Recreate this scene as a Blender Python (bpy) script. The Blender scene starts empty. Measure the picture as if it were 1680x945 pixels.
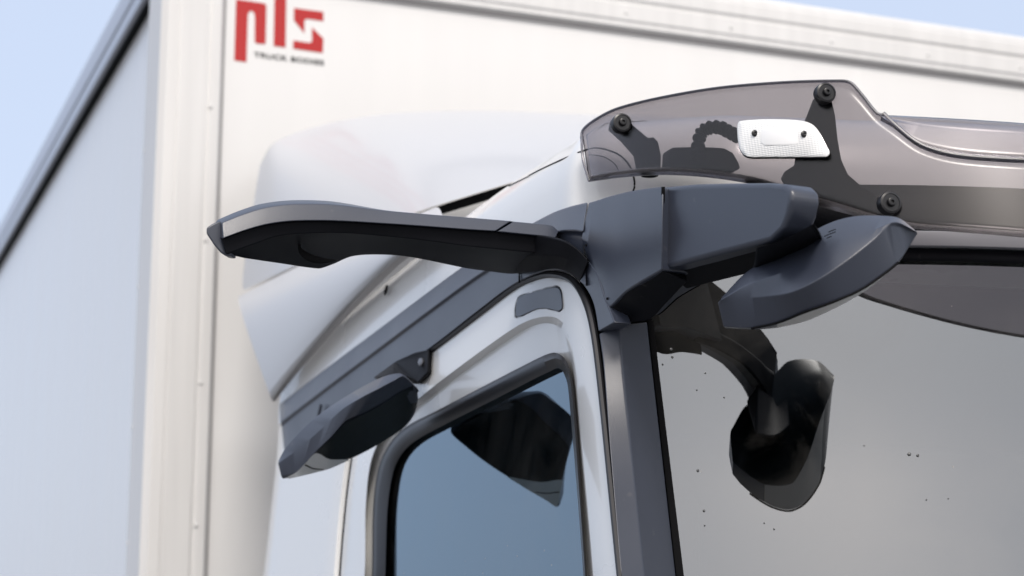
import bpy, bmesh, math, random
from mathutils import Vector, noise
random.seed(4)
C = bpy.context.scene
COL = C.collection
rad = math.radians

# ------------------------------------------------------------------ camera
F_PX, PITCH, YAW, CAM_Z = 3150.0, rad(12.13), rad(21.3), 1.6
cam_d = bpy.data.cameras.new("camera")
cam = bpy.data.objects.new("camera", cam_d); COL.objects.link(cam)
KS, EYE = 0.75, 2.1                          # plan units to metres, eye height
cam.location = (0, 0, EYE)
cam.rotation_euler = (rad(90) + PITCH, 0, -YAW)
cam_d.sensor_width = 36.0
cam_d.lens = F_PX / 1680 * 36.0
cam_d.clip_end = 3000; cam_d.clip_start = 0.05
cam_d.dof.use_dof = True
cam_d.dof.focus_distance = 3.02*KS
cam_d.dof.aperture_fstop = 6.0
C.camera = cam

# ------------------------------------------------------------------ sky, sun, exposure
SUN_EL, SUN_AZ = rad(48), rad(196)          # azimuth clockwise from +Y
w = bpy.data.worlds.new("World"); C.world = w; w.use_nodes = True
wn = w.node_tree.nodes; wl = w.node_tree.links
sky = wn.new("ShaderNodeTexSky"); sky.sky_type = 'NISHITA'; sky.sun_disc = False
sky.sun_elevation = SUN_EL; sky.sun_rotation = SUN_AZ
sky.air_density = 1.0; sky.dust_density = 5; sky.ozone_density = 1.2; sky.altitude = 0
bg = wn["Background"]; bg.inputs[1].default_value = 0.11
veil = wn.new("ShaderNodeMix"); veil.data_type = 'RGBA'     # thin high haze over the blue
veil.inputs[0].default_value = .80
vtc = wn.new("ShaderNodeTexCoord"); vnz = wn.new("ShaderNodeTexNoise"); vnz.inputs["Scale"].default_value = 1.6; vnz.inputs["Detail"].default_value = 5
# the haze is whiter on the sun's side of the sky, with a soft cloud texture
vdt = wn.new("ShaderNodeVectorMath"); vdt.operation = 'DOT_PRODUCT'; vdt.inputs[1].default_value = (-.25, -.95, .15)
vad = wn.new("ShaderNodeMath"); vad.operation = 'MULTIPLY_ADD'; vad.inputs[1].default_value = 1.1; 
vmx = wn.new("ShaderNodeMix"); vmx.data_type = 'RGBA'; vmx.inputs[6].default_value = (4.1, 4.7, 5.9, 1); vmx.inputs[7].default_value = (6.9, 6.8, 6.9, 1)
vmr = wn.new("ShaderNodeMapRange"); vmr.interpolation_type = 'SMOOTHSTEP'; vmr.inputs[1].default_value = .35; vmr.inputs[2].default_value = 1.35
wl.new(vtc.outputs["Generated"], vnz.inputs["Vector"]); wl.new(vtc.outputs["Generated"], vdt.inputs[0])
wl.new(vnz.outputs[0], vad.inputs[0]); wl.new(vdt.outputs["Value"], vad.inputs[2]); wl.new(vad.outputs[0], vmr.inputs[0])
wl.new(vmr.outputs[0], vmx.inputs[0]); wl.new(vmx.outputs[2], veil.inputs[7])
wl.new(sky.outputs[0], veil.inputs[6]); wl.new(veil.outputs[2], bg.inputs[0])
sd = bpy.data.lights.new("sun", 'SUN'); sd.energy = 1.15; sd.angle = rad(14); sd.color = (1, .94, .87)
so = bpy.data.objects.new("sun", sd); COL.objects.link(so)
sv = Vector((math.sin(SUN_AZ)*math.cos(SUN_EL), math.cos(SUN_AZ)*math.cos(SUN_EL), math.sin(SUN_EL)))
so.rotation_euler = sv.to_track_quat('Z', 'Y').to_euler(); so.location = (3, -6, 9)
C.view_settings.view_transform = 'Standard'; C.view_settings.look = 'None'
C.view_settings.exposure = 0.68; C.view_settings.gamma = 1.0

# ------------------------------------------------------------------ measuring helpers
FW = Vector((math.sin(YAW)*math.cos(PITCH), math.cos(YAW)*math.cos(PITCH), math.sin(PITCH)))
RT = Vector((math.cos(YAW), -math.sin(YAW), 0)); UP = RT.cross(FW)
O = Vector((0, 0, CAM_Z))
def ray(x, y): return FW + RT*((x-840)/F_PX) + UP*((472.5-y)/F_PX)
def P(x, y, X=None, Y=None, Z=None, D=None, dD=0.0):
    d = ray(x, y)
    t = X/d.x if X is not None else Y/d.y if Y is not None else (Z-CAM_Z)/d.z if Z is not None else D
    return O + d*(t+dD)
def S(x, y, fn):
    d = ray(x, y); a, b = 1.0, 1.0; fa = fn(O+d*a)
    while b < 16:
        b += .1
        fb = fn(O+d*b)
        if fa < 0 <= fb: break
        a, fa = b, fb
    for _ in range(40):
        m = (a+b)/2
        if fn(O+d*m) < 0: a = m
        else: b = m
    return O+d*((a+b)/2)
XS, XC = 1.24, 2.90
fold = lambda x: max(0.0, (2.44-(XC-abs(x-XC)))/1.12)
def side(off=0.0): return lambda p: p.x - (XS + .06*(p.z-2.35)) - off
RAKE = math.tan(rad(4.5))
def wy(x, z, off=0.0):
    k = z-2.1                                   # the lower screen leans more than its top
    c = -.44*k*k if -.16 < k < .03 else (-.44*.0009 - .026*(k-.03) if k >= .03 else -.44*.0256 + .141*(k+.16))
    return 2.505 + .283*fold(x)**2.48 + RAKE*(z-2.25) + c + off
def wind(off=0.0): return lambda p: p.y - wy(p.x, p.z, off)
def vy(x, z, off=0.0):
    return 2.27 + .50*min(fold(x), 1.4)**3.6 + .22*(z-2.45) + off
def vis(off=0.0): return lambda p: p.y - vy(p.x, p.z, off)

def cr(pts, n, closed=False):
    """centripetal-free Catmull-Rom: n samples per segment"""
    m = len(pts); out = []
    pts = [Vector(p) for p in pts]
    segs = m if closed else m-1
    for i in range(segs):
        if closed: p0, p1, p2, p3 = pts[i-1], pts[i], pts[(i+1) % m], pts[(i+2) % m]
        else:
            p1, p2 = pts[i], pts[i+1]
            p0 = pts[i-1] if i > 0 else p1*2-p2
            p3 = pts[i+2] if i+2 < m else p2*2-p1
        # limit tangents so uneven spacing does not overshoot
        L = (p2-p1).length
        t1, t2 = (p2-p0)*.5, (p3-p1)*.5
        if t1.length > L: t1 = t1*(L/t1.length)
        if t2.length > L: t2 = t2*(L/t2.length)
        for k in range(n):
            t = k/n
            out.append(p1*(2*t**3-3*t*t+1) + t1*(t**3-2*t*t+t) + p2*(-2*t**3+3*t*t) + t2*(t**3-t*t))
    if not closed: out.append(pts[-1])
    return out

# ------------------------------------------------------------------ object helpers
TRUCK = bpy.data.objects.new("delivery_truck", None); COL.objects.link(TRUCK)
TRUCK.location = (XC*.75, 3.4, 0)
TRUCK["label"] = "white delivery truck with dark grey mirror arms, smoked sun visor and white box body"
TRUCK["category"] = "truck"
TRUCK_INV = -Vector(TRUCK.location)

def obj(name, verts, faces, mat, parent=None, smooth=40, bevel=0, seg=3, solid=0, off=-1, label=None, mirror=False):
    if mirror:
        k = len(verts); verts = [Vector(v) for v in verts]
        verts = verts + [Vector((2*XC-v.x, v.y, v.z)) for v in verts]
        faces = list(faces) + [tuple(k+i for i in reversed(f)) for f in faces]
    me = bpy.data.meshes.new(name)
    me.from_pydata([(v[0]*KS, v[1]*KS, (v[2]-CAM_Z)*KS+EYE) for v in verts], [], faces)
    bm = bmesh.new(); bm.from_mesh(me)
    bmesh.ops.remove_doubles(bm, verts=bm.verts, dist=1e-5)
    bmesh.ops.recalc_face_normals(bm, faces=bm.faces)
    bm.to_mesh(me); bm.free()
    me.materials.append(mat)
    for p in me.polygons: p.use_smooth = bool(smooth)
    if smooth: me.set_sharp_from_angle(angle=rad(smooth))
    o = bpy.data.objects.new(name, me); COL.objects.link(o)
    if solid:
        s = o.modifiers.new("solid", 'SOLIDIFY'); s.thickness = solid*KS; s.offset = off
    if bevel:
        b = o.modifiers.new("bevel", 'BEVEL'); b.width = bevel*KS; b.segments = seg
        b.limit_method = 'ANGLE'; b.angle_limit = rad(28); b.harden_normals = False
    if parent is not None:
        o.parent = parent
        if parent is TRUCK: o.matrix_parent_inverse = __import__('mathutils').Matrix.Translation(TRUCK_INV)
    if label: o["label"] = label
    return o

def grid_faces(nr, nc, wrap=False, base=0):
    f = []
    for i in range(nr-1):
        for j in range(nc if wrap else nc-1):
            k = (j+1) % nc
            f.append((base+i*nc+j, base+i*nc+k, base+(i+1)*nc+k, base+(i+1)*nc+j))
    return f
def loft(name, rails, mat, n=8, closed=True, caps=True, **k):
    """rails: lists of control points of equal length; sections run across rails"""
    R = [cr(r, n) for r in rails]
    ns = len(R[0]); nr = len(R); v = []
    for i in range(ns):
        for r in R: v.append(r[i])
    f = grid_faces(ns, nr, closed)
    if caps and closed:
        f.append(tuple(range(nr))); f.append(tuple((ns-1)*nr+j for j in range(nr)))
    return obj(name, v, f, mat, **k)
def sheet(name, A, B, surf, mat, n=8, rows=6, **k):
    """A, B pixel polylines (equal count) on a surface; the rows between are put on it too"""
    a = cr([(p[0], p[1], 0) for p in A], n); b = cr([(p[0], p[1], 0) for p in B], n)
    v = []
    for i in range(rows+1):
        t = i/rows
        for p, q in zip(a, b):
            m = p.lerp(q, t); v.append(S(m.x, m.y, surf))
    return obj(name, v, grid_faces(rows+1, len(a)), mat, **k)
def ring(name, loops, surfs, mat, n=6, **k):
    v = []
    for L, s in zip(loops, surfs):
        for p in cr([(x, y, 0) for x, y in L], n, True): v.append(S(p.x, p.y, s))
    m = len(loops[0])*n
    return obj(name, v, grid_faces(len(loops), m, True), mat, **k)
def plate(name, pts, mat, thick, n=0, **k):
    """solid plate: world outline + thickness vector"""
    if n: pts = cr(pts, n, True)
    m = len(pts); t = Vector(thick)
    v = list(pts) + [Vector(p)+t for p in pts]
    f = [tuple(range(m)), tuple(range(2*m-1, m-1, -1))]
    f += [(i, (i+1) % m, m+(i+1) % m, m+i) for i in range(m)]
    return obj(name, v, f, mat, **k)
def box(name, lo, hi, mat, **k):
    x0, y0, z0 = lo; x1, y1, z1 = hi
    v = [(x0,y0,z0),(x1,y0,z0),(x1,y1,z0),(x0,y1,z0),(x0,y0,z1),(x1,y0,z1),(x1,y1,z1),(x0,y1,z1)]
    f = [(0,1,2,3),(4,5,6,7),(0,1,5,4),(1,2,6,5),(2,3,7,6),(3,0,4,7)]
    return obj(name, v, f, mat, **k)
def tube(name, pts, r, mat, n=6, sides=10, rf=None, **k):
    c = cr(pts, n); v = []; N = len(c)
    for i, p in enumerate(c):
        t = (c[min(i+1, N-1)]-c[max(i-1, 0)]).normalized()
        a = t.cross(Vector((0, 0, 1)))
        if a.length < .1: a = t.cross(Vector((1, 0, 0)))
        a.normalize(); b = t.cross(a)
        rr = rf(i) if rf else r
        for j in range(sides):
            q = 2*math.pi*j/sides; v.append(p + (a*math.cos(q)+b*math.sin(q))*rr)
    f = grid_faces(N, sides, True) + [tuple(range(sides)), tuple((N-1)*sides+j for j in range(sides))]
    return obj(name, v, f, mat, **k)
def lathe(name, c, axis, prof, mat, sides=32, **k):
    """prof: list of (radius, height along axis)"""
    ax = Vector(axis).normalized(); a = ax.orthogonal().normalized(); b = ax.cross(a); v = []
    for r, h in prof:
        for j in range(sides):
            q = 2*math.pi*j/sides; v.append(Vector(c)+ax*h+(a*math.cos(q)+b*math.sin(q))*max(r, 1e-4))
    f = grid_faces(len(prof), sides, True) + [tuple(range(sides)), tuple((len(prof)-1)*sides+j for j in range(sides))]
    return obj(name, v, f, mat, **k)

# ------------------------------------------------------------------ materials
def mat(name, col, rough=.5, spec=.5, coat=0, metal=0, var=.04, vscale=8, bump=0, bscale=400, rvar=.08, speck=0, streak=None):
    m = bpy.data.materials.new(name); m.use_nodes = True
    N, L = m.node_tree.nodes, m.node_tree.links
    p = N["Principled BSDF"]
    p.inputs["Roughness"].default_value = rough
    p.inputs["Metallic"].default_value = metal
    p.inputs["Specular IOR Level"].default_value = spec
    p.inputs["Coat Weight"].default_value = coat; p.inputs["Coat Roughness"].default_value = .06
    tc = N.new("ShaderNodeTexCoord")
    nz = N.new("ShaderNodeTexNoise"); nz.inputs["Scale"].default_value = vscale; nz.inputs["Detail"].default_value = 6
    if streak:
        mp = N.new("ShaderNodeMapping"); mp.inputs["Scale"].default_value = streak
        L.new(tc.outputs["Object"], mp.inputs[0]); L.new(mp.outputs[0], nz.inputs["Vector"])
    else: L.new(tc.outputs["Object"], nz.inputs["Vector"])
    mx = N.new("ShaderNodeMix"); mx.data_type = 'RGBA'
    mx.inputs[6].default_value = (*[c*(1-var*2) for c in col], 1); mx.inputs[7].default_value = (*[min(1, c*(1+var*2)) for c in col], 1)
    L.new(nz.outputs[0], mx.inputs[0])
    out = mx.outputs[2]
    if speck:
        vo = N.new("ShaderNodeTexNoise"); vo.inputs["Scale"].default_value = 60; vo.inputs["Detail"].default_value = 3
        L.new(tc.outputs["Object"], vo.inputs["Vector"])
        rp = N.new("ShaderNodeMapRange"); rp.inputs[1].default_value = .70; rp.inputs[2].default_value = .78
        L.new(vo.outputs[0], rp.inputs[0])
        m2 = N.new("ShaderNodeMix"); m2.data_type = 'RGBA'; m2.inputs[7].default_value = (.45, .43, .40, 1)
        mu = N.new("ShaderNodeMath"); mu.operation = 'MULTIPLY'; mu.inputs[1].default_value = speck
        L.new(rp.outputs[0], mu.inputs[0]); L.new(mu.outputs[0], m2.inputs[0]); L.new(out, m2.inputs[6]); out = m2.outputs[2]
    L.new(out, p.inputs["Base Color"])
    rr = N.new("ShaderNodeMapRange"); rr.inputs[3].default_value = max(0, rough-rvar); rr.inputs[4].default_value = rough+rvar
    L.new(nz.outputs[0], rr.inputs[0]); L.new(rr.outputs[0], p.inputs["Roughness"])
    if bump:
        nb = N.new("ShaderNodeTexNoise"); nb.inputs["Scale"].default_value = bscale; nb.inputs["Detail"].default_value = 3
        L.new(tc.outputs["Object"], nb.inputs["Vector"])
        b = N.new("ShaderNodeBump"); b.inputs["Strength"].default_value = bump; b.inputs["Distance"].default_value = .001
        L.new(nb.outputs[0], b.inputs["Height"]); L.new(b.outputs[0], p.inputs["Normal"])
    return m
WHITE = mat("white_paint", (.81, .81, .80), .28, .5, coat=.6, var=.012, vscale=2.5, speck=.10)
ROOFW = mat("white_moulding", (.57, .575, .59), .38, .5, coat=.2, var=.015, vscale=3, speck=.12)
PANEL = mat("box_panel", (.80, .79, .775), .24, .55, coat=.3, var=.018, vscale=4, streak=(3, 3, .25))
ALU = mat("box_trim", (.72, .71, .695), .38, .5, var=.05, vscale=4, streak=(8, 8, .4))
ALUS = mat("anodised_rail", (.48, .51, .58), .32, .5, metal=.35, var=.06, vscale=3)
GREY = mat("dark_grey_plastic", (.036, .043, .064), .36, .8, var=.10, vscale=6, bump=.15, bscale=900, rvar=.10, speck=.06)
BLACK = mat("black_plastic", (.007, .0075, .010), .55, .12, var=.15, vscale=9, bump=.12, bscale=700, speck=.05)
RUBBER = mat("black_rubber", (.020, .020, .023), .38, .5, var=.1)
KNOB = mat("knob_plastic", (.012, .012, .014), .33, .5, var=.1)
GAP = mat("dark_gap", (.008, .008, .009), .8, .1)
TAUPE = mat("taupe_strip", (.55, .52, .50), .5, .3)
RED = mat("red_film", (.46, .022, .022), .35, .4, var=.03)
INK = mat("black_film", (.02, .02, .022), .4, .4)
LIGHTG = mat("grey_strip", (.24, .24, .26), .38, .5, var=.05)
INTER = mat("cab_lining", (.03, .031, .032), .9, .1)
SCREW = mat("screw_metal", (.25, .25, .26), .35, .5, metal=.8)
MIRR = mat("mirror_glass", (.010, .015, .017), .40, .15, var=.1, rvar=.04)  # the mirrors' dark reflection of the cab is put into the base colour

def glass(name, tint, ior, fres_min=0.0, dirt=0.0, rough=0.0, refl=(1, 1, 1)):
    m = bpy.data.materials.new(name); m.use_nodes = True
    N, L = m.node_tree.nodes, m.node_tree.links
    N.remove(N["Principled BSDF"]); out = N["Material Output"]
    tr = N.new("ShaderNodeBsdfTransparent"); tr.inputs[0].default_value = (*tint, 1)
    gl = N.new("ShaderNodeBsdfGlossy"); gl.inputs["Roughness"].default_value = rough; gl.inputs[0].default_value = (*refl, 1)
    fr = N.new("ShaderNodeFresnel"); fr.inputs[0].default_value = ior
    mr = N.new("ShaderNodeMapRange"); mr.inputs[3].default_value = fres_min; mr.inputs[4].default_value = 1
    L.new(fr.outputs[0], mr.inputs[0])
    a = N.new("ShaderNodeMixShader"); L.new(mr.outputs[0], a.inputs[0]); L.new(tr.outputs[0], a.inputs[1]); L.new(gl.outputs[0], a.inputs[2])
    last = a
    if dirt:
        tc = N.new("ShaderNodeTexCoord")
        df = N.new("ShaderNodeBsdfDiffuse"); df.inputs[0].default_value = (.5, .48, .45, 1)
        n1 = N.new("ShaderNodeTexNoise"); n1.inputs["Scale"].default_value = 5; n1.inputs["Detail"].default_value = 8; n1.inputs["Roughness"].default_value = .65
        n2 = N.new("ShaderNodeTexVoronoi"); n2.inputs["Scale"].default_value = 55
        L.new(tc.outputs["Object"], n1.inputs["Vector"]); L.new(tc.outputs["Object"], n2.inputs["Vector"])
        n1.inputs["Distortion"].default_value = 1.2
        r1 = N.new("ShaderNodeMapRange"); r1.inputs[1].default_value = .42; r1.inputs[2].default_value = .85; r1.inputs[4].default_value = dirt
        r2 = N.new("ShaderNodeMapRange"); r2.inputs[1].default_value = .09; r2.inputs[2].default_value = .05; r2.inputs[4].default_value = .55
        # keep only a scattered share of the cells as spots
        wn_ = N.new("ShaderNodeSeparateColor"); L.new(n2.outputs["Color"], wn_.inputs[0])
        gt = N.new("ShaderNodeMath"); gt.operation = 'GREATER_THAN'; gt.inputs[1].default_value = .93
        L.new(wn_.outputs[0], gt.inputs[0])
        mu = N.new("ShaderNodeMath"); mu.operation = 'MULTIPLY'; L.new(n2.outputs["Distance"], r2.inputs[0]); L.new(r2.outputs[0], mu.inputs[0]); L.new(gt.outputs[0], mu.inputs[1])
        L.new(n1.outputs[0], r1.inputs[0])
        ad = N.new("ShaderNodeMath"); ad.operation = 'ADD'; ad.use_clamp = True; L.new(r1.outputs[0], ad.inputs[0]); L.new(mu.outputs[0], ad.inputs[1])
        b = N.new("ShaderNodeMixShader"); L.new(ad.outputs[0], b.inputs[0]); L.new(a.outputs[0], b.inputs[1]); L.new(df.outputs[0], b.inputs[2])
        last = b
    L.new(last.outputs[0], out.inputs[0])
    return m
WGLASS = glass("windscreen_glass", (.30, .34, .33), 1.6, .22, dirt=.11, refl=(.92, .96, 1))
SGLASS = glass("side_glass", (.20, .34, .38), 1.6, .20, dirt=.05, refl=(.70, .87, 1))
SMOKE = glass("smoked_acrylic", (.575, .555, .57), 1.45, .0, dirt=.0, rough=.22)
def lens_mat():
    m = bpy.data.materials.new("lamp_lens"); m.use_nodes = True
    N, L = m.node_tree.nodes, m.node_tree.links; p = N["Principled BSDF"]
    p.inputs["Base Color"].default_value = (.85, .86, .86, 1); p.inputs["Roughness"].default_value = .12
    p.inputs["Coat Weight"].default_value = 1; p.inputs["Coat Roughness"].default_value = .03
    tc = N.new("ShaderNodeTexCoord"); h = None
    for d in ('X', 'Z'):
        wv = N.new("ShaderNodeTexWave"); wv.bands_direction = d; wv.inputs["Scale"].default_value = 130
        L.new(tc.outputs["Object"], wv.inputs["Vector"])
        if h is None: h = wv.outputs["Fac"]
        else:
            a = N.new("ShaderNodeMath"); a.operation = 'ADD'; L.new(h, a.inputs[0]); L.new(wv.outputs["Fac"], a.inputs[1]); h = a.outputs[0]
    mr = N.new("ShaderNodeMapRange"); mr.inputs[1].default_value = 0; mr.inputs[2].default_value = .7
    L.new(h, mr.inputs[0])
    mx = N.new("ShaderNodeMix"); mx.data_type = 'RGBA'; mx.inputs[6].default_value = (.74, .75, .75, 1); mx.inputs[7].default_value = (.88, .88, .87, 1)
    L.new(mr.outputs[0], mx.inputs[0]); L.new(mx.outputs[2], p.inputs["Base Color"])
    b = N.new("ShaderNodeBump"); b.inputs["Strength"].default_value = .25; b.inputs["Distance"].default_value = .001
    L.new(h, b.inputs["Height"]); L.new(b.outputs[0], p.inputs["Normal"])
    return m
LENS = lens_mat()

# ------------------------------------------------------------------ ground (out of frame, lights the undersides)
g = mat("yard_asphalt", (.15, .15, .15), .85, .3, var=.15, vscale=.4)
go = obj("ground", [(x, y, CAM_Z-EYE/KS) for x, y in ((-900,-900),(900,-900),(900,900),(-900,900))], [(0,1,2,3)], g, smooth=0)
go["kind"] = "structure"

# ------------------------------------------------------------------ box body
BX0, BX1, BY, BT = 1.115, 4.70, 6.05, 4.20
body = box("box_body", (BX0+.03, BY+.02, .3), (BX1-.03, BY+7.5, BT-.02), PANEL, parent=TRUCK, smooth=0)
# corner extrusion: an L profile with grooves, standing on the front corner
def extr(name, prof, z0, z1, m, parent, **k):
    v = [(x, y, z0) for x, y in prof]+[(x, y, z1) for x, y in prof]; n = len(prof)
    f = [tuple(range(n)), tuple(range(2*n-1, n-1, -1))]+[(i, (i+1) % n, n+(i+1) % n, n+i) for i in range(n)]
    return obj(name, v, f, m, parent=parent, **k)
cp = [(BX0+.02, BY), (BX0+.055, BY-.004), (BX0+.058, BY+.001), (BX0+.062, BY-.004), (BX0+.15, BY-.004), (BX0+.155, BY+.002),
      (BX0+.162, BY+.002), (BX0+.167, BY-.004), (BX0+.196, BY-.004), (BX0+.204, BY+.006), (BX0+.204, BY+.03), (BX0+.035, BY+.03),
      (BX0+.035, BY+.27), (BX0+.004, BY+.27), (BX0+.004, BY+.255), (BX0-.002, BY+.25), (BX0-.002, BY+.02)]
corner = extr("corner_profile", cp, 0.3, BT-.012, ALU, body, bevel=.002, smooth=30)
gx = BX0+.2045
extr("panel_gap", [(gx, BY+.010), (gx+.009, BY+.010), (gx+.009, BY+.0195), (gx, BY+.0195)], 0.3, BT-.2, mat("gap_grey", (.30, .29, .29), .7, .2), body, smooth=0)
def rail(name, pr, x0, x1, m, axis='X', **k):
    if axis == 'X': v = [(x0, a, z) for a, z in pr]+[(x1, a, z) for a, z in pr]
    else: v = [(a, x0, z) for a, z in pr]+[(a, x1, z) for a, z in pr]
    n = len(pr)
    f = [tuple(range(n)), tuple(range(2*n-1, n-1, -1))]+[(i, (i+1) % n, n+(i+1) % n, n+i) for i in range(n)]
    return obj(name, v, f, m, parent=body, **k)
tr_p = [(BY-.006, BT-.195), (BY-.006, BT-.175), (BY-.012, BT-.17), (BY-.012, BT-.11), (BY-.006, BT-.105), (BY-.006, BT-.095),
        (BY-.014, BT-.09), (BY-.014, BT-.045), (BY-.008, BT-.04), (BY-.008, BT-.028), (BY+.004, BT-.006), (BY+.02, BT), (BY+.03, BT), (BY+.03, BT-.2), (BY+.008, BT-.2)]
rail("front_top_rail", tr_p, BX0+.03, BX1-.03, ALU, bevel=.002, smooth=30)
rail("rail_gap", [(BY+.008, BT-.213), (BY+.0195, BT-.213), (BY+.0195, BT-.2005), (BY+.008, BT-.2005)], gx, BX1-.03, mat("gap_grey_top", (.30, .29, .29), .7, .2), smooth=0)
sp = [(BX0-.010, BT-.195), (BX0-.010, BT-.14), (BX0-.016, BT-.135), (BX0-.016, BT-.075), (BX0-.010, BT-.07), (BX0-.010, BT-.03),
      (BX0+.0, BT-.008), (BX0+.02, BT+.004), (BX0+.04, BT+.004), (BX0+.04, BT-.2), (BX0+.003, BT-.2)]
rail("side_top_rail", sp, BY+.025, BY+7.5, ALUS, axis='Y', bevel=.002, smooth=30)
rail("side_rail_shadow_gap", [(BX0+.006, BT-.216), (BX0+.029, BT-.216), (BX0+.029, BT-.2005), (BX0+.006, BT-.2005)], BY+.28, BY+7.5, GAP, axis='Y', smooth=0)
def rivet(c, ax, r=.0065):
    return lathe("rivet", c, ax, [(r, 0), (r, .002), (r*.75, .0045), (r*.3, .0055)], ALU, sides=14, parent=body)
for py in (175, 394, 628, 862): q = P(345 - (py-175)*.035, py, Y=BY-.004); rivet(q, (0, -1, 0))
for k in range(10): q = P(1025+k*200, 25, Y=BY-.012); rivet((P(1025, 25, Y=BY).x+k*.43, BY-.012, BT-.145), (0, -1, 0))
for z in (3.42, 2.95, 2.48, 2.1): rivet((BX0-.0, BY+.235, z), (-1, 0, 0), .005)

# lettering on the front wall
def decal(name, poly, m):
    pts = [P(x, y, Y=BY+.0185) for x, y in poly]
    return plate(name, pts, m, (0, .0015, 0), parent=body, smooth=0)
p_ = [(387.4, -1.5), (431, 5), (435, 6.4), (437.2, 9.5), (436.5, 40), (436, 69), (434.5, 72.6), (420, 70.8), (418, 68.5), (418.3, 30), (418, 24),
      (416, 19.5), (412.5, 17.5), (409, 19), (406.8, 24), (405.6, 60), (404.4, 102), (384.4, 99)]
l_ = [(451, -24), (470, -21), (468.6, 78), (449, 75.3)]
s1 = [(482.4, 13), (530.7, 19.6), (530.7, 34.8), (505, 31), (501, 31.4), (499.6, 34), (499.4, 54.4), (482.4, 33.4)]
s2 = [(512, 44.6), (530.7, 63.5), (529.6, 86.9), (481, 79.8), (481.4, 66.3), (507, 70), (510.6, 69.6), (512, 66.5)]
for nm, q in (("letter_p", p_), ("letter_l", l_), ("letter_s", s1), ("letter_s", s2)): decal(nm, q, RED)
tcv = bpy.data.curves.new("t", 'FONT'); tcv.body = "TRUCK BODIES"; tcv.size = 1; tcv.offset = .028; tcv.space_character = 1.08; tcv.extrude = 0
to = bpy.data.objects.new("t", tcv); COL.objects.link(to)
bpy.context.view_layer.update()
tm = bpy.data.meshes.new_from_object(to.evaluated_get(bpy.context.evaluated_depsgraph_get()))
bpy.data.objects.remove(to)
xs = [v.co.x for v in tm.vertices]; ys = [v.co.y for v in tm.vertices]
A0, A1, A2 = P(416.5, 93.8, Y=BY+.0185), P(531.5, 110.6, Y=BY+.0185), P(417, 84.8, Y=BY+.0185)
tv = []
for v in tm.vertices:
    a = (v.co.x-min(xs))/(max(xs)-min(xs)); b = (v.co.y-min(ys))/(max(ys)-min(ys))
    tv.append((A0.x+(A1.x-A0.x)*a, BY+.0185, A0.z+(A2.z-A0.z)*b))
obj("lettering", tv, [tuple(p.vertices) for p in tm.polygons], INK, parent=body, smooth=0)
bpy.data.meshes.remove(tm)

# ------------------------------------------------------------------ cab shell
ZH = P(1600, 322, Y=2.6).z                     # where the white roof front begins
rail_top = [(458, 666), (530, 611), (600, 559), (680, 499), (760, 440), (850, 383), (905, 353)]
per = [S(x, y, side(.012)) for x, y in rail_top]
cornerp = [Vector((1.258, 2.95, per[-1].z)), Vector((1.285, 2.912, per[-1].z)), Vector((1.34, 2.875, per[-1].z))]
q0 = cornerp[-1]
front = []
for k in range(1, 15):
    x = q0.x + (XC-q0.x)*(k/14)
    z = q0.z + (ZH-q0.z)*min(1, k/3)
    front.append(Vector((x, wy(x, z, .055), z)))
half = per + cornerp + front
half = cr(half, 4)
full = half + [Vector((2*XC-p.x, p.y, p.z)) for p in reversed(half[:-1])]
nrm = []
for i, p in enumerate(full):
    a, b = full[max(i-3, 0)], full[min(i+3, len(full)-1)]
    t = (b-a); t.z = 0; t.normalize(); nrm.append(Vector((-t.y, t.x, 0)) * -1)
if nrm[0].x < 0: nrm = [-n for n in nrm]
prof = [(0, -.05), (0, 0), (.004, .045), (.012, .090), (.032, .128), (.075, .158), (.16, .178), (.34, .19), (.6, .20)]
v = []
for d, h in prof:
    for p, n in zip(full, nrm):
        q = p + n*d + Vector((0, 0, h)); 
        if p.y > 4.5: q.y = p.y
        v.append(q)
nc = len(full)
f = grid_faces(len(prof), nc)
for i in range(nc//2-1):
    b = (len(prof)-1)*nc; f.append((b+i, b+i+1, b+nc-2-i, b+nc-1-i))
shell = obj("cab_shell", v, f, WHITE, parent=TRUCK, smooth=50)

# door-side rear panel and lower white flank
flank = sheet("flank_panel", [(461, 700), (458, 745), (450, 820), (436, 945), (400, 1250), (375, 1500)],
              [(610, 636), (582, 700), (565, 800), (552, 945), (535, 1250), (522, 1500)], side(.004), WHITE, parent=shell, solid=.012, off=0, bevel=.002)
sheet("door_gap", [(600, 640), (577, 700), (562, 800), (549, 945), (520, 1500)], [(634, 640), (600, 700), (584, 800), (571, 945), (550, 1500)], side(.03), GAP, parent=shell)
# back wall of the cab
box("rear_wall", (XS+.05, 4.90, 1.0), (2*XC-XS-.05, 4.94, 2.38), WHITE, parent=shell, smooth=0)

# dark inside of the cab
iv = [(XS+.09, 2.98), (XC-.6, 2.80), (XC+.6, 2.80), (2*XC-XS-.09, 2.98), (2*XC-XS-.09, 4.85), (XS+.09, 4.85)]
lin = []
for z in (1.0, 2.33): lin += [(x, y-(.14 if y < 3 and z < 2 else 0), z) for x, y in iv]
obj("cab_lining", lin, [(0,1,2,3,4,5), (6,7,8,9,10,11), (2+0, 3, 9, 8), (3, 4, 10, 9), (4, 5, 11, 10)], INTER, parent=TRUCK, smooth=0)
# seats
def seat(x):
    pts = [(x-.24, 3.75, 1.25), (x+.24, 3.75, 1.25), (x+.24, 3.85, 1.25), (x-.24, 3.85, 1.25)]
    b = box("seat", (x-.25, 3.75, 1.1), (x+.25, 3.90, 1.85), INTER, parent=TRUCK, bevel=.05, seg=4)
    box("headrest", (x-.13, 3.77, 1.86), (x+.13, 3.87, 2.05), INTER, parent=b, bevel=.03, seg=4)
seat(XS+.55); seat(2*XC-XS-.55)

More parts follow.
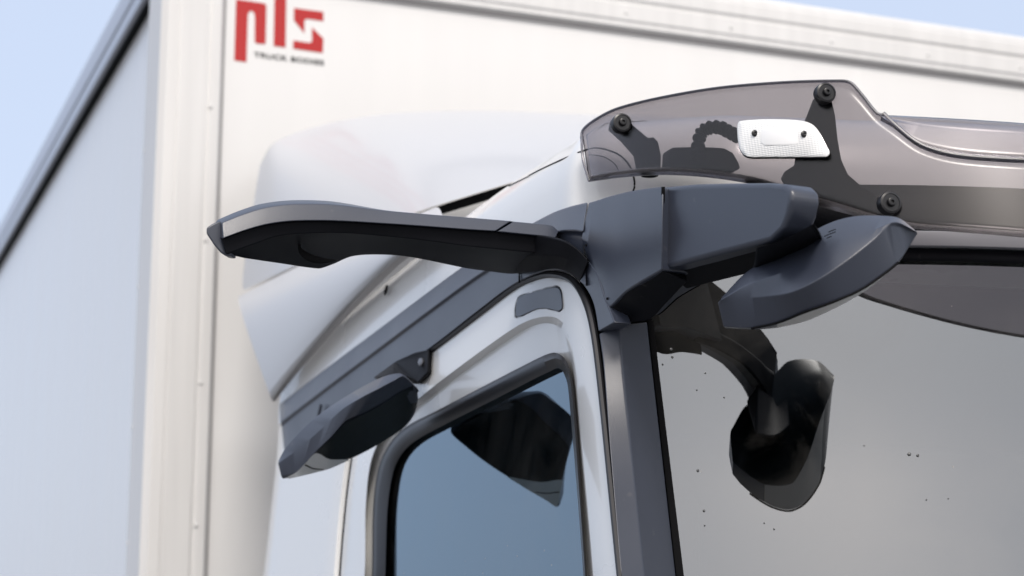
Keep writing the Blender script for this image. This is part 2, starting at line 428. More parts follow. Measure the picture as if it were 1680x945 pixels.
# ------------------------------------------------------------------ door
D0 = [(528,1500),(559,945),(573,790),(590,700),(620,639),(700,583),(780,523),(840,478),(870,462),(905,454),(937,466),(959,503),(973,565),(988,680),(1015,945),(1070,1500)]
D1 = [(556,1420),(598,945),(600,830),(610,752),(640,697),(700,643),(790,575),(850,534),(883,521),(911,521),(930,538),(941,572),(949,640),(957,740),(974,945),(1004,1400)]
D2 = [(558,1410),(600,945),(602,830),(612,754),(642,699),(702,655),(792,587),(852,546),(883,532),(908,532),(925,546),(935,577),(944,642),(953,742),(972,945),(1002,1395)]
D3 = [(598,1290),(610,945),(612,830),(624,757),(657,707),(720,672),(800,630),(878,590),(898,581),(912,579),(928,590),(940,625),(946,690),(951,760),(963,945),(985,1290)]
D4 = [(610,1280),(618,945),(620,830),(632,760),(664,714),(726,680),(804,638),(879,600),(898,592),(913,588),(926,597),(936,627),(942,690),(947,760),(960,945),(981,1280)]
D5 = [(622,1270),(632,945),(636,830),(648,765),(675,728),(735,694),(810,656),(880,620),(903,609),(915,604),(923,609),(931,630),(937,690),(943,760),(957,945),(975,1270)]
door = ring("door", [D0, D0, D1, D2, D3], [side(.018), side(0), side(0), side(.016), side(.020)], WHITE, parent=TRUCK, smooth=35)
ring("window_seal", [D3, D3, D4, D5, D5], [side(.02), side(.010), side(.004), side(.016), side(.040)], RUBBER, parent=door, smooth=60)
pts = [S(p.x, p.y, side(.026)) for p in cr([(x, y, 0) for x, y in D5], 6, True)]
plate("side_window", pts, SGLASS, (.004, 0, 0), parent=door, smooth=0)
ds = [S(x, y, side(-.001)) for x, y in [(600,655),(620,638),(700,581),(780,520),(840,474),(870,458),(905,450),(940,461),(963,500),(977,562),(991,680),(1018,945),(1045,1200),(1073,1500)]]
tube("door_seal", ds, .0062, RUBBER, sides=8, n=8, parent=door)
gp = [(845.5,517),(850,489),(870,480.5),(910,470.5),(919,476),(922,504),(916,510.5),(898,506.5),(880,507.5),(852,519.5)]
def rnd(L, t=.18):
    out = []
    for i, p in enumerate(L):
        a, c = L[i-1], L[(i+1) % len(L)]
        for u in (t, t*.35): out.append((p[0]+(a[0]-p[0])*u, p[1]+(a[1]-p[1])*u))
        for u in (t*.35, t): out.append((p[0]+(c[0]-p[0])*u, p[1]+(c[1]-p[1])*u))
    return out
gp = [(p.x, p.y) for p in cr([(x, y, 0) for x, y in gp], 4, True)]
gpw = [S(x, y, side(-.002)) for x, y in gp]
plate("vent_cover", gpw, GREY, (.012, 0, 0), bevel=.002, parent=door, smooth=40)
gpo = [S(880+(x-882)*1.045+2, 495+(y-495)*1.10, side(.0)) for x, y in gp]
plate("vent_rim", gpo, GAP, (.006, 0, 0), parent=door, smooth=0)

# ------------------------------------------------------------------ dark rail above the door
rt = [(459, 663), (530, 608), (600, 556), (680, 496), (760, 437), (850, 380), (905, 350), (935, 339), (964, 332)]
rm = [(460, 693), (540, 632), (620, 572), (700, 512), (790, 447), (865, 405), (915, 381), (940, 378), (957, 380)]
rl = [(462, 699), (542, 637), (622, 577), (702, 517), (792, 452), (866, 410), (915, 386), (939, 384), (956, 386)]
rb = [(466, 738), (545, 683), (630, 623), (705, 572), (785, 510), (842, 468), (895, 445), (930, 447), (962, 470)]
rails = [[S(x, y, side(.03)) for x, y in rt], [S(x, y, side(-.004)) for x, y in rt], [S(x, y, side(-.020)) for x, y in rm], [S(x, y, side(-.014)) for x, y in rl],
         [S(x, y, side(-.010)) for x, y in rb], [S(x, y, side(.03)) for x, y in rb]]
railo = loft("roof_rail", rails, GREY, parent=TRUCK, bevel=.0025, smooth=30)
tube("rail_joint", [S(852, 436, side(-.012)), S(852, 450, side(-.013)), S(852, 464, side(-.012))], .0016, GAP, parent=railo)
tube("clip", [S(437+90, 668-4, side(-.02)), S(524, 676, side(-.02)), S(522, 690, side(-.018))], .004, GREY, parent=railo)

# ------------------------------------------------------------------ corner bracket and pillar cover
ct = [(966, 332), (998, 322), (1030, 314), (1060, 309), (1087, 306)]
cb = [(965, 428), (978, 448), (991, 488), (994, 508), (1020, 485)]
# shell surface between seam and arm joint; thin wall follows the side plane, curving inwards at the top
cs = side(-.012)
bt = [(966,332),(976,329),(998,322),(1030,314),(1060,309),(1087,306)]
bb = [(965,428),(976,446),(989,482),(994,508),(1028,478),(1086,443)]
bm_ = [(953,392),(970,400),(1000,410),(1020,404),(1055,384),(1087,375)]
inn = .060
T = [S(x, y, side(-.006-.002*i)) for i, (x, y) in enumerate(bt)]; M = [S(x, y, side(-.020)) for x, y in bm_]; B = [S(x, y, side(-.008)) for x, y in bb]
T2 = [p+Vector((inn, .02, -.004)) for p in T]; B2 = [p+Vector((inn+.035, .01, .0)) for p in B]
bracket = loft("mirror_bracket", [T2, T, M, B, B2], GREY, parent=TRUCK, bevel=.0025, smooth=35)
loft("bracket_back", [[p+Vector((.002, .001, 0)) for p in T2], [p+Vector((.002, .001, 0)) for p in B2]], BLACK, closed=False, parent=bracket)
# black soffit under the bracket, from its lower tip to the windscreen
so_px = [(995, 508), (1028, 478), (1086, 443), (1140, 470), (1100, 500), (1062, 526), (1008, 529)]
A = [S(995, 509, side(-.006)), S(1010, 494, side(-.006)), S(1028, 479, side(-.006)), S(1055, 459, side(-.006)), S(1086, 444, side(-.006))]
Bq = [P(1008, 530, D=3.02), P(1040, 529, D=3.03), P(1068, 524, D=3.0), P(1092, 500, D=2.96), P(1128, 462, D=2.88)]
Cq = [p+Vector((.02, .05, .05)) for p in Bq]
loft("bracket_soffit", [A, Bq, Cq, [p+Vector((.03, .03, .01)) for p in A]], BLACK, parent=bracket, bevel=.003, smooth=50)
# upper strip of the pillar, below the rail end
ul = [(940, 452), (960, 472), (974, 500), (982, 544)]
ur = [(965, 429), (979, 449), (992, 489), (1008, 529)]
Ls = [S(x, y, side(-.004)) for x, y in ul]; Rs = [S(x, y, side(-.011)) for x, y in ur]
loft("pillar_top", [Ls, Rs, [p+Vector((.03, 0, 0)) for p in Rs], [p+Vector((.03, 0, 0)) for p in Ls]], GREY, parent=bracket, bevel=.002)
pl = [(982, 547), (989, 600), (1000, 740), (1018, 945), (1073, 1500)]
pc = [(1015, 533), (1021, 600), (1036, 740), (1058, 945), (1118, 1500)]
pr = [(1062, 528), (1070, 600), (1086, 740), (1109, 945), (1172, 1500)]
PLs = [S(x, y, side(-.004)) for x, y in pl]
PRs = [S(x, y, wind(-.012)) for x, y in pr]
PCs = []
for a, b, (x, y) in zip(PLs, PRs, pc):
    da, db = (a-O).dot(FW), (b-O).dot(FW); PCs.append(P(x, y, D=(da+db)/2-.034))
PL2 = [p+Vector((.03, .01, 0)) for p in PLs]; PR2 = [p+Vector((0, .03, 0)) for p in PRs]
pillar = loft("pillar_cover", [PL2, PLs, PCs, PRs, PR2], GREY, parent=TRUCK, bevel=.003, smooth=30)
gp_l = [(1063, 525), (1071, 600), (1087, 740), (1110, 945), (1173, 1500)]
gp_r = [(1072, 525), (1080, 600), (1097, 740), (1122, 945), (1188, 1500)]
loft("glass_gap_seal", [[S(x, y, wind(-.002)) for x, y in gp_l], [S(x, y, wind(-.002)) for x, y in gp_r], [S(x, y, wind(.02)) for x, y in gp_r], [S(x, y, wind(.02)) for x, y in gp_l]],
     GAP, parent=pillar)

# ------------------------------------------------------------------ windscreen and header
def wedge_left(z):      # left edge of the glass at height z
    a, b = S(1066, 500, wind()), S(1121, 945, wind())
    return a.x + (b.x-a.x)*(z-a.z)/(b.z-a.z)
def wband(name, z0, z1, wo, m, rows=2, cols=48, xl=None, parent=None, **k):
    v = []
    for i in range(rows+1):
        z = z0+(z1-z0)*i/rows; x0 = wedge_left(z) if xl is None else xl
        for j in range(cols+1):
            x = x0+(2*XC-2*x0)*j/cols; v.append((x, wy(x, z, wo), z))
    return obj(name, v, grid_faces(rows+1, cols+1), m, parent=parent, **k)
zz = [S(1600, y, wind()).z for y in (432, 413, 387, 322)]
ws = wband("windscreen", 1.15, zz[0]+.03, 0, WGLASS, rows=30, cols=90, parent=TRUCK, smooth=80)
wband("header_seal", zz[0], zz[1], -.006, BLACK, parent=ws, solid=.008, off=1)
wband("header_strip", zz[1]+.001, zz[2], -.016, LIGHTG, parent=ws, solid=.012, off=1, bevel=.002)
wband("header_panel", zz[2]+.001, zz[3]+.02, .012, BLACK, parent=ws, xl=1.36, solid=.008, off=1)
wband("lower_cowl", .9, 1.149, .0, BLACK, parent=ws, solid=.01, off=1)

# ------------------------------------------------------------------ air deflectors behind the roof
def dl(x, y, X): return P(x, y, X=X)
E_ = [dl(393, 480, 1.30), dl(475, 440, 1.30), dl(580, 396, 1.31), dl(675, 351, 1.33), dl(780, 317, 1.39), dl(890, 282, 1.48), dl(950, 249, 1.55), dl(1040, 238, 1.72), dl(1200, 233, 2.05), dl(1500, 250, 2.6)]
M_ = [P(404, 400, D=E_[0].y*1.0), None]
T_ = [P(428, 262, Y=5.62), P(450, 227, Y=5.62), P(520, 201, Y=5.62), P(610, 184, Y=5.62), P(700, 178, Y=5.62), P(820, 178, Y=5.62), P(950, 184, Y=5.62), P(1120, 190, Y=5.62), P(1350, 205, Y=5.62), P(1700, 240, Y=5.62)]
E_[0] = P(393, 480, Y=5.62)
mid = []
for a, b in zip(E_, T_):
    m = a.lerp(b, .5); mid.append(m + (O-m).normalized()*.06)
mid2 = [a.lerp(b, .88)+(O-a.lerp(b, .88)).normalized()*.045 for a, b in zip(E_, T_)]
B_ = [p+Vector((.05, .22, .03)) for p in T_]
B2_ = [p+Vector((.10, .22, -.25)) for p in T_]
defl = loft("roof_deflector", [E_, mid, mid2, T_, B_], ROOFW, closed=False, parent=TRUCK, smooth=75, n=6)
ds_ = defl.modifiers.new("sub", 'SUBSURF'); ds_.levels = 2; ds_.render_levels = 2
E2 = [p+Vector((0, 0, -.004)) for p in E_]
loft("deflector_gap", [[p+Vector((.05, .02, .02)) for p in E_[:7]], [p+Vector((.03, .02, -.010)) for p in E_[:7]]], GAP, closed=False, parent=defl)
# side deflector
a0 = [(390, 487), (432, 466), (480, 442), (560, 405), (640, 371), (720, 338)]
a1 = [(393, 505), (440, 484), (495, 458), (575, 420), (650, 385), (725, 350)]
a2 = [(418, 580), (460, 545), (520, 500), (590, 450), (655, 405), (727, 360)]
a3 = [(446, 657), (480, 612), (540, 540), (600, 474), (652, 424), (730, 372)]
def sdl(L, X): return [P(x, y, X=X) for x, y in L]
sdf = loft("side_deflector", [sdl(a0, 1.285), sdl(a1, 1.225), sdl(a2, 1.205), sdl(a3, 1.215), sdl(a3, 1.235)], ROOFW, closed=False, parent=TRUCK, smooth=75)
sub = sdf.modifiers.new("sub", 'SUBSURF'); sub.levels = 2; sub.render_levels = 2
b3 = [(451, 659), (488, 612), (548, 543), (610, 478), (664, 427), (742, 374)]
loft("deflector_strip", [sdl(a3, 1.222), sdl(b3, 1.236)], TAUPE, closed=False, parent=sdf)  # thin taupe sheet along the lower border of the side deflector
lathe("clip_hole", P(634, 476, X=1.257), (-1, 0, .15), [(.012, 0), (.012, .002), (.004, .003)], GAP, parent=shell, sides=12)

# ------------------------------------------------------------------ camera arm on the side
YA = 2.90
top = [(340, 371), (357, 361), (393, 346), (431, 334.5), (480, 329), (546, 331), (630, 345), (690, 351), (763, 357), (850, 365), (903, 370), (942, 396)]
sea = [(353, 396), (366, 391), (402, 378), (438, 368), (480, 362.5), (546, 362), (630, 366.5), (690, 370.5), (763, 376), (813, 379), (890, 387), (930, 397)]
edg = [(360, 413), (370, 417), (420, 399), (452, 388), (492, 383), (563, 382), (640, 388), (695, 394), (763, 403), (820, 409), (873, 414), (915, 415)]
bot = [(372, 419.5), (400, 424), (456, 432), (523, 441), (546, 434), (582, 420), (640, 418.5), (690, 425), (763, 440), (800, 445), (848, 449), (890, 432)]
Tt = [P(x, y, Y=YA+.035) for x, y in top]
Tb = [p+Vector((0, .05, -.004)) for p in Tt]
Sx = [P(x, y, Y=YA) for x, y in sea]
Ex = [P(x, y, Y=YA+.012) for x, y in edg]
Bx = [P(b[0], b[1], Z=e.z-.001) for b, e in zip(bot, Ex)]
for i, b in enumerate(Bx):
    if b.y < YA+.03: Bx[i] = P(bot[i][0], bot[i][1], Y=YA+.05)
    if b.y > YA+.22: Bx[i] = P(bot[i][0], bot[i][1], Y=YA+.20)
Bu = [p+Vector((0, .01, .03)) for p in Bx]
arm = loft("camera_arm", [L[1:] for L in ([p+Vector((0, .006, 0)) for p in Sx], Ex, Bx, Bu, [p+Vector((0, 0, -.01)) for p in Tb], [p+Vector((0, .006, -.004)) for p in Tt])], BLACK, parent=TRUCK, bevel=.004, smooth=40, n=6)
def seg(L, a, b): return L[a:b]
# the grey cover: shell laid over the core, split in a long cover and a root cover
cov_t = [P(x, y-.5, Y=YA+.033) for x, y in top[1:10]]; cov_s = [P(x, y, Y=YA-.004) for x, y in sea[1:10]]
cov_m = [a.lerp(b, .45)+Vector((0, -.012, .006)) for a, b in zip(cov_t, cov_s)]
cov_b = [p+Vector((0, .06, -.003)) for p in cov_t]
cov_i = [p+Vector((0, .012, .002)) for p in cov_s]
cover = loft("arm_cover", [cov_i, cov_s, cov_m, cov_t, cov_b], GREY, parent=arm, bevel=.0015, smooth=55, n=6)
rt_t = [P(x, y, Y=YA+.033) for x, y in [(854, 365.5), (880, 367.5), (903, 370), (912, 385)]]
rt_s = [P(x, y, Y=YA-.004) for x, y in [(817, 379.5), (860, 384), (895, 387.5), (912, 390)]]
rt_m = [a.lerp(b, .45)+Vector((0, -.012, .006)) for a, b in zip(rt_t, rt_s)]
loft("arm_cover", [[p+Vector((0, .03, .004)) for p in rt_s], rt_s, rt_m, rt_t, [p+Vector((0, .06, -.003)) for p in rt_t]], GREY, parent=arm, bevel=.0015, smooth=55, n=6)
tip = [(338, 373), (347, 367), (360, 361.5), (372, 372), (375, 395), (381, 419.5), (371, 419.5), (361, 414), (350, 401), (338, 383)]
plate("arm_tip", [P(x, y, Y=YA+.016) for x, y in tip], GREY, (.012, .02, 0), parent=arm, bevel=.003, smooth=40)
# round camera recess under the arm
zc = P(520, 408, Y=YA+.08)
arc = []
for k in range(13):
    t = rad(175+k*9.5)
    arc.append(P(537+math.cos(t)*46*1.0, 403-math.sin(t)*25, D=(P(520, 415, Y=YA+.07)-O).dot(FW)-.012))
tube("camera_recess", arc, .004, GAP, parent=arm, sides=8, n=3, rf=lambda i: .0055*math.sin(math.pi*min(1, max(.08, i/36)))+.0008)
# moulded joint at the root, wrapping to the bracket corner
ju = [(862, 384), (895, 387), (928, 396), (950, 411), (966, 428)]
jl = [(846, 449), (882, 445), (910, 441), (934, 448), (952, 463)]
jo = [-.075, -.060, -.044, -.028, -.016]
ja = [S(x, y, side(o)) for (x, y), o in zip(ju, jo)]
jb = [S(x, y, side(o*.55)) for (x, y), o in zip(jl, jo)]
jm = [S(a[0]*.45+b[0]*.55, a[1]*.45+b[1]*.55, side(o*.95)) for a, b, o in zip(ju, jl, jo)]
jt = [S(x, y-2, side(.01)) for x, y in ju]; jbb = [S(x, y, side(.02)) for x, y in jl]
loft("arm_root", [jt, ja, jm, jb, jbb], BLACK, parent=arm, bevel=.003, smooth=50)

# ------------------------------------------------------------------ front mirror arm and head
ft = [(1090, 306), (1140, 301.5), (1200, 300), (1260, 301), (1285, 303.5), (1296, 312)]
fb = [(1087, 443), (1120, 433), (1180, 417), (1240, 402), (1264, 396), (1283, 376)]
Xa = [1.238, 1.248, 1.262, 1.272, 1.277, 1.279]
xoff = lambda L, k=0: [P(x, y, X=Xa[i]+k) for i, (x, y) in enumerate(L)]
XF = lambda x: 1.231 + .041*max(0, min(1, (x-1088)/200))**.8
fo = [(1080, 374), (1080, 307), (1140, 301.5), (1200, 300), (1262, 299.5), (1288, 302), (1297, 311), (1298, 328), (1293, 352), (1284, 377), (1264, 396), (1240, 402), (1180, 417), (1120, 433), (1080, 444)]
fop = []
for (x0, y0), (x1, y1) in zip(fo, fo[1:]+fo[:1]):
    for t in (0, .5): x, y = x0+(x1-x0)*t, y0+(y1-y0)*t; fop.append(P(x, y, X=XF(x)))
fa = plate("front_mirror_arm", fop, GREY, (.046, .0, -.001), parent=TRUCK, bevel=.011, seg=5, smooth=35)
loft("arm_back", [[P(x, y, X=XF(x))+Vector((.0475, 0, 0)) for x, y in ((1095, 312), (1180, 306), (1290, 308))], [P(x, y, X=XF(x))+Vector((.0475, 0, 0)) for x, y in ((1095, 436), (1180, 412), (1270, 388))]], BLACK, closed=False, parent=fa, smooth=0)
gj = [S(1088, 306.5, side(-.016)), P(1087.5, 375, X=1.230), P(1086.5, 443.5, X=1.232)]
tube("arm_joint", gj, .0028, GAP, parent=fa, sides=8)
# black underside of the arm
ua = [P(x, y, X=Xa[i]+.004) for i, (x, y) in enumerate([(1087, 443), (1120, 434), (1180, 418), (1240, 403), (1264, 398), (1290, 381)])]
ub = [p+Vector((.055, .03, -.020)) for p in ua]
loft("arm_underside", [ua, ub, [p+Vector((0, .015, .03)) for p in ub], [p+Vector((.02, 0, .03)) for p in ua]], BLACK, parent=fa, bevel=.004, smooth=50)

hT = [(1184, 488), (1222, 448), (1262, 424), (1310, 394), (1357, 367), (1400, 354.5), (1448, 353.5), (1476, 358), (1503, 379)]
hR = [(1179, 498), (1222, 490), (1262, 486), (1300, 479), (1345, 457), (1390, 427), (1430, 396), (1462, 370), (1504, 381)]
hL = [(1187, 536), (1233, 538), (1275, 529), (1320, 511.5), (1364, 496), (1410, 476), (1445, 453), (1474, 430), (1505, 382.5)]
hG = [(1190, 538), (1235, 540.5), (1275, 537.5), (1320, 527), (1362, 509), (1405, 486), (1443, 459), (1474, 431.5), (1505, 383)]
nH = 9
dR = [2.73, 2.69, 2.655, 2.62, 2.60, 2.60, 2.61, 2.63, 2.67]
dG = [2.766, 2.74, 2.72, 2.705, 2.695, 2.715, 2.735, 2.73, 2.69]
dT = [2.75, 2.73, 2.71, 2.70, 2.69, 2.68, 2.675, 2.67, 2.68]
rowT = [P(x, y, D=d) for (x, y), d in zip(hT, dT)]
rowTm = [P((a[0]*.5+b[0]*.5), (a[1]*.5+b[1]*.5), D=(d+e)/2-.018) for a, b, d, e in zip(hT, hR, dR, dT)]
rowR = [P(x, y, D=d) for (x, y), d in zip(hR, dR)]
rowL = [P(x, y, D=d+.010) for (x, y), d in zip(hL, dR)]
rowG = [P(x, y, D=d) for (x, y), d in zip(hG, dG)]
bulge = [0, .03, .05, .065, .07, .065, .05, .03, 0]
bx = [0, .01, .02, .025, .03, .03, .025, .01, .0]
rowB1 = [g.lerp(t, .33)+Vector((.5, .85, 0))*b for g, t, b in zip(rowG, rowT, bx)]
rowB2 = [g.lerp(t, .70)+Vector((.5, .85, 0))*b*.9 for g, t, b in zip(rowG, rowT, bx)]
head = loft("front_mirror", [rowT, rowTm, rowR, rowL, rowG], GREY, parent=TRUCK, n=6, bevel=.012, seg=5, smooth=40)
glassf = loft("mirror_glass", [rowG, rowB1, rowB2, [p+Vector((.004, .004, 0)) for p in rowT]], MIRR, closed=False, parent=head, n=6, smooth=80)
lo_ = [P(x, y+.8, D=d+.008) for (x, y), d in zip(hL, dR)]
tube("housing_lip", lo_[1:8], .0018, GAP, parent=head, sides=6)
chrome = loft("mirror_rim", [[P(x, y+1, D=d+.012) for (x, y), d in zip(hL[2:8], dR[2:8])], [P(x, y+.5, D=d-.002) for (x, y), d in zip(hG[2:8], dG[2:8])]], mat("pale_rim", (.42, .42, .41), .3, .5), closed=False, parent=head, n=6)
# neck between arm and head
nk0 = [P(1236, 406, D=2.64), P(1290, 390, D=2.595), P(1334, 366, D=2.585)]
nk1 = [P(1236, 446, D=2.73), P(1290, 424, D=2.70), P(1344, 386, D=2.67)]
loft("mirror_neck", [nk0, nk1, [p+Vector((.05, .07, -.06)) for p in nk1], [p+Vector((.08, .10, .0)) for p in nk0]], BLACK, parent=head, n=6, bevel=.006, smooth=50)

# ------------------------------------------------------------------ kerb mirror above the door
kT = [(457, 755), (468, 735), (503.5, 697), (541.6, 667), (592, 636), (630, 617.5), (653, 612.5), (664, 616), (685, 637)]
kR = [(456, 760), (490, 736), (529, 702), (562, 671), (595, 651), (620, 638), (645, 625), (662, 617), (686, 639)]
kE = [(461, 781), (486, 775), (516, 743), (543, 717), (568, 690), (597, 677), (630, 659), (657, 641), (683, 634)]
kG = [(464, 786), (503, 778.5), (541, 768.5), (572, 753.5), (605, 738), (640, 718), (665, 700), (680, 680), (686, 656)]
KY = [3.64]*9
dKT = [3.80, 3.79, 3.76, 3.72, 3.68, 3.66, 3.66, 3.67, 3.71]
dKR = [3.79, 3.75, 3.70, 3.65, 3.61, 3.61, 3.63, 3.65, 3.705]
dKE = [3.785, 3.76, 3.72, 3.68, 3.65, 3.64, 3.655, 3.67, 3.71]
dKG = [3.79, 3.78, 3.79, 3.82, 3.85, 3.88, 3.90, 3.86, 3.74]
pk = lambda L, D: [P(x, y, D=d) for (x, y), d in zip(L, D)]
krT, krR, krE, krG = pk(kT, dKT), pk(kR, dKR), pk(kE, dKE), pk(kG, dKG)
kbk = [P(t[0]*.7+g[0]*.3, t[1]*.7+g[1]*.3, D=max(a, b)+e) for t, g, a, b, e in zip(kT, kG, dKT, dKG, [.0, .005, .01, .015, .02, .02, .01, .0, .0])]
kerb = loft("kerb_mirror", [krT, krR, krE, krG, kbk], GREY, parent=TRUCK, n=6, bevel=.004, seg=4, smooth=60)
def atx(L, D, x):
    for (p, q), a, b in zip(zip(L, L[1:]), D, D[1:]):
        if p[0] <= x <= q[0]: return a+(b-a)*(x-p[0])/(q[0]-p[0])
    return D[-1] if x > L[-1][0] else D[0]
gl_t = [(519, 742), (543, 720), (568, 693), (597, 679.5), (630, 661.5), (657, 643.5), (677, 635)]
gl_b = [(519, 744), (541, 753), (572, 753), (605, 738), (640, 717), (665, 699), (684, 662)]
def gface(x, y):                 # depth of the lens between the housing's edges at this point
    ye, yg = None, None
    de, dg = atx(kE, dKE, x), atx(kG, dKG, x)
    def yy(L):
        for p, q in zip(L, L[1:]):
            if p[0] <= x <= q[0]: return p[1]+(q[1]-p[1])*(x-p[0])/(q[0]-p[0])
        return L[-1][1]
    ye, yg = yy(kE), yy(kG)
    t = 0 if yg-ye < 1 else max(0, min(1, (y-ye)/(yg-ye)))
    return P(x, y, D=de+(dg-de)*t-.006)
rows = []
for k in range(6):
    rows.append([gface(a[0]+(b[0]-a[0])*k/5, a[1]+(b[1]-a[1])*k/5) for a, b in zip(gl_t, gl_b)])
loft("mirror_glass", rows, MIRR, closed=False, parent=kerb, n=6, smooth=80)
sh_t = [(470, 784), (487, 774), (503, 758), (519, 743.5), (541, 753.5), (572, 753.5)]
sh_b = [(474, 785.5), (488, 782.5), (503, 779), (519, 775), (541, 769), (573, 755)]
loft("mirror_shell", [[gface(x, y) for x, y in sh_t], [gface(x, y) for x, y in sh_b]], WHITE, closed=False, parent=kerb, n=5)
tube("shell_seam", [gface(501, 763)+Vector((-.001, -.002, 0)), gface(515, 769)+Vector((-.001, -.002, 0)), gface(531, 770)+Vector((-.001, -.002, 0))], .0014, GAP, parent=kerb)
kb = [S(612, 620, side(-.05)), S(650, 592, side(-.02)), S(681, 578, side(-.016)), S(703, 573, side(-.012)), S(702, 611, side(-.012)), S(683, 628, side(-.016)), S(664, 616, side(-.06)), S(640, 614, side(-.08))]
brk = plate("mirror_mount", kb, BLACK, (.03, .03, 0), parent=kerb, bevel=.003)
lathe("mount_bolt", S(692, 594, side(-.014)), (-1, -.3, 0), [(.008, 0), (.008, .004), (.004, .005)], SCREW, parent=kerb, sides=14)

# ------------------------------------------------------------------ smoked sun visor
vt = [(954, 213), (972, 198), (1010, 178), (1080, 160), (1180, 143), (1290, 134), (1372, 131.5), (1394, 134), (1412, 152), (1437, 183), (1465, 205), (1510, 238), (1570, 255), (1680, 263), (1800, 266), (2100, 276), (2729, 356)]
vb = [(966, 297), (985, 294.5), (1015, 290.5), (1080, 286), (1160, 290), (1250, 305), (1330, 333), (1360, 342), (1390, 350), (1420, 358), (1450, 365), (1500, 374), (1570, 379), (1680, 388), (1800, 400), (2100, 433), (2729, 498)]
visor = sheet("sun_visor", vt, vb, vis(), SMOKE, rows=8, n=5, mirror=True, parent=TRUCK, solid=.004, off=1, smooth=60)
# upper lip, set back
v2t = [(1446, 189), (1470, 189.5), (1520, 192), (1600, 196.5), (1680, 202), (1800, 212), (2100, 235), (2729, 318)]
v2b = [(1446, 194), (1466, 206), (1510, 240), (1570, 257), (1680, 265), (1800, 268), (2100, 278), (2729, 358)]
n_ = 6
ra, rb_ = cr([(x, y, 0) for x, y in v2t], n_), cr([(x, y, 0) for x, y in v2b], n_)
vv = []
for i in range(5):
    t = i/4
    for a, b in zip(ra, rb_): m = a.lerp(b, t); vv.append(S(m.x, m.y, vis(.02*(1-t))))
obj("visor_lip", vv, grid_faces(5, len(ra)), SMOKE, parent=visor, mirror=True, solid=.004, off=1, smooth=60)
# bright folded rim
rim = [(1449, 186), (1470, 206), (1512, 238), (1570, 255), (1680, 263), (1800, 266), (2100, 276)]
RIM = glass("acrylic_edge", (.46, .45, .49), 1.45, .06, rough=.4)
tube("visor_fold", [S(x, y, vis(-.001)) for x, y in rim], .0035, RIM, parent=visor, sides=8, n=6)
edge = [(966, 296), (956, 262), (954, 235), (955, 214), (972, 198), (1010, 178), (1080, 160), (1180, 143), (1290, 134), (1372, 131.8), (1394, 134.5), (1412, 153), (1437, 184), (1449, 188)]
tube("visor_edge", [S(x+.8, y+1, vis(-.002)) for x, y in edge], .0026, RIM, parent=visor, sides=8, n=6)
def knob(x, y, s=1.0, parent=visor):
    c = S(x, y, vis(-.004)); ax = Vector((-.12, -1, .02)).normalized()
    r = .0165*s
    k = lathe("knob", c, ax, [(r*1.0, 0), (r*1.02, .003), (r*1.02, .012), (r*.97, .0145), (r*.80, .0155), (r*.78, .0145), (r*.42, .0145), (r*.36, .020), (r*.30, .0205), (r*.16, .0205), (r*.14, .0175)], KNOB, parent=visor, smooth=35)
    for j in range(18):
        pass
knob(1017, 205); knob(1350, 156); knob(1455, 336, 1.06)
# brackets behind the visor
def bplate(name, poly, off, parent, th=.008, m=BLACK):
    return plate(name, [S(x, y, vis(off)) for x, y in poly], m, (0, th, 0), parent=parent, bevel=.002)
bplate("visor_bracket", [(1000, 212), (1004, 196), (1026, 190), (1040, 206), (1064, 226), (1072, 224), (1080, 232), (1085, 255), (1084, 280), (1076, 290), (1056, 290), (1046, 276), (1042, 255), (1022, 232)], .02, visor)
lathe("bracket_foot", S(1066, 279, vis(.05)), (0, 0, -1), [(.018, -.02), (.018, 0), (.014, .010), (.005, .012)], BLACK, parent=visor)
bplate("visor_bracket", [(1338, 160), (1364, 160), (1371, 190), (1375, 228), (1381, 262), (1392, 286), (1412, 303), (1440, 322), (1470, 338), (1462, 356), (1420, 352), (1360, 340), (1330, 330), (1292, 306), (1284, 292), (1290, 280), (1306, 270), (1310, 240), (1322, 200)], .022, visor)
# marker lamp and its cable
lamp_px = [(1209.5, 205), (1214, 198.5), (1250, 195.5), (1297, 196), (1321, 199), (1335, 205.5), (1346, 219), (1354, 234), (1361, 248), (1361, 253.5), (1356, 257.5), (1309, 258), (1262, 258), (1232, 258), (1220, 254), (1213, 243), (1210, 226)]
def lp(s, off, c=(1284, 228)): return [S(c[0]+(x-c[0])*s, c[1]+(y-c[1])*s, vis(off)) for x, y in lamp_px]
lamp = loft("marker_lamp", [[a[i] for a in ()] for i in ()] or [], WHITE) if False else None
def stack(name, layers, m, **k):
    n = len(layers[0]); v = [p for L in layers for p in L]
    f = grid_faces(len(layers), n, True)+[tuple(range(n)), tuple((len(layers)-1)*n+j for j in range(n))]
    return obj(name, v, f, m, **k)
lc = lambda L: cr(L, 3, True)
lamp = stack("marker_lamp", [lc(lp(1.0, -.004)), lc(lp(1.0, -.008)), lc(lp(.985, -.0115)), lc(lp(.90, -.014))], LENS, parent=TRUCK, smooth=50)
def shiftdn(L, dz): return [p+Vector((0, 0, dz)) for p in L]
stack("lamp_base", [shiftdn(lc(lp(.985, .012)), -.003), shiftdn(lc(lp(.985, -.0038)), -.003)], BLACK, parent=lamp, smooth=50)
rp_ = [(1252, 209), (1307, 209), (1309, 214), (1309, 234), (1305, 238), (1254, 238), (1249, 234), (1249, 214)]
stack("lamp_window", [[S(x, y, vis(-.0138)) for x, y in rp_], [S(1279+(x-1279)*.96, 223+(y-223)*.92, vis(-.0146)) for x, y in rp_]], mat("clear_window", (.9, .9, .9), .1, .5, coat=1), parent=lamp, smooth=30)
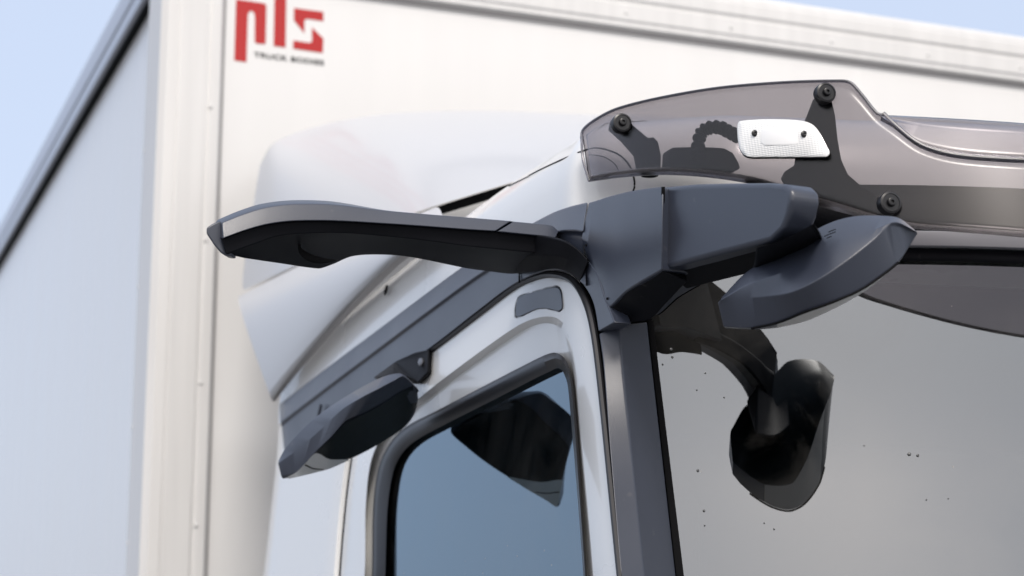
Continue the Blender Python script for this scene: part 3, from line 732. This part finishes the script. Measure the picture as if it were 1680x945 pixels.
for x, y in ((1238, 219), (1319, 220.5)):
    lathe("lamp_screw", S(x, y, vis(-.0135)), (-.1, -1, 0), [(.0055, 0), (.0055, .002), (.004, .003), (.002, .0031), (.0018, .0015)], KNOB, parent=lamp, sides=16)
cab = [S(x, y, vis(.035)) for x, y in [(1148, 262), (1145, 245), (1149, 222), (1160, 211), (1180, 209), (1197, 217), (1214, 226)]]
tube("lamp_cable", cab, .008, BLACK, parent=lamp, n=14, sides=10, rf=lambda i: .0080+.0042*abs(math.sin(i*math.pi/7)))
plate("cable_socket", [S(x, y, vis(.05)) for x, y in [(1099, 246), (1104, 241), (1150, 240), (1188, 242), (1203, 250), (1212, 265), (1216, 277), (1160, 279), (1104, 276), (1098, 268)]], BLACK, (0, .03, 0), parent=lamp, bevel=.003)

# ------------------------------------------------------------------ small marks: drops on the glass, drill holes, scuffs
DROP = mat("water_drop", (.10, .10, .10), .05, .8)
for x, y, r_ in [(1101, 573, 2.6), (1103, 586, 2.2), (1087, 598, 1.6), (1145, 772, 2.4), (1155, 838, 2.2), (1156, 862, 1.4), (1492, 745, 3.0), (1506, 747, 2.4), (1143, 640, 1.3), (1157, 612, 1.6),
                 (1188, 652, 1.4), (1520, 820, 1.2), (1556, 818, 1.0), (1270, 868, 1.5), (1418, 731, 1.2), (1254, 858, 1.3)]:
    rr_ = r_*.00052*1.6
    lathe("water_drop", S(x, y, wind(-.001)), (-.15, -1, .1), [(rr_*1.2, 0), (rr_*1.1, .0005), (rr_*.7, .0011), (rr_*.2, .0013)], DROP, parent=ws, sides=14, smooth=80)
for x, y in ((962, 402), (997, 490)):
    lathe("drill_hole", S(x, y, side(-.0185 if x < 970 else -.0105)), (-1, -.2, 0), [(.0022, -.004), (.0022, .0015)], GAP, parent=bracket, sides=10)
for k, (x, y, l) in enumerate([(1352, 388, 11), (1356, 391, 8), (1362, 384, 9), (1359, 381, 12)]):
    d_ = 2.505
    tube("moulded_mark", [P(x, y, D=2.637), P(x+l, y-l*.42, D=2.637)], .0007, GAP, parent=head, sides=5, n=2)

# panel seams of the roof skin, laid on the real surface
from mathutils.bvhtree import BVHTree
bv = BVHTree.FromPolygons([v.co.copy() for v in shell.data.vertices], [tuple(p.vertices) for p in shell.data.polygons])
def on_shell(x, y):
    hit = bv.ray_cast(Vector((0, 0, EYE)), ray(x, y).normalized())[0]
    return None if hit is None else Vector((hit.x/KS, hit.y/KS, (hit.z-EYE)/KS+CAM_Z))
def seam(pts, r_, name="roof_seam"):
    q = [on_shell(x, y) for x, y in pts]; q = [p for p in q if p is not None]
    if len(q) > 1: tube(name, q, r_, GAP, parent=shell, sides=6, n=6)
seam([(1037, 318), (1041, 306), (1040, 292), (1034, 274), (1020, 257), (1000, 247), (975, 243), (950, 250), (900, 272), (868, 288)], .0016)
seam([(1017, 292), (1012, 274), (1000, 262), (985, 256), (966, 254)], .0009)
seam([(750, 358), (775, 339), (800, 323), (835, 305), (868, 289)], .0013)
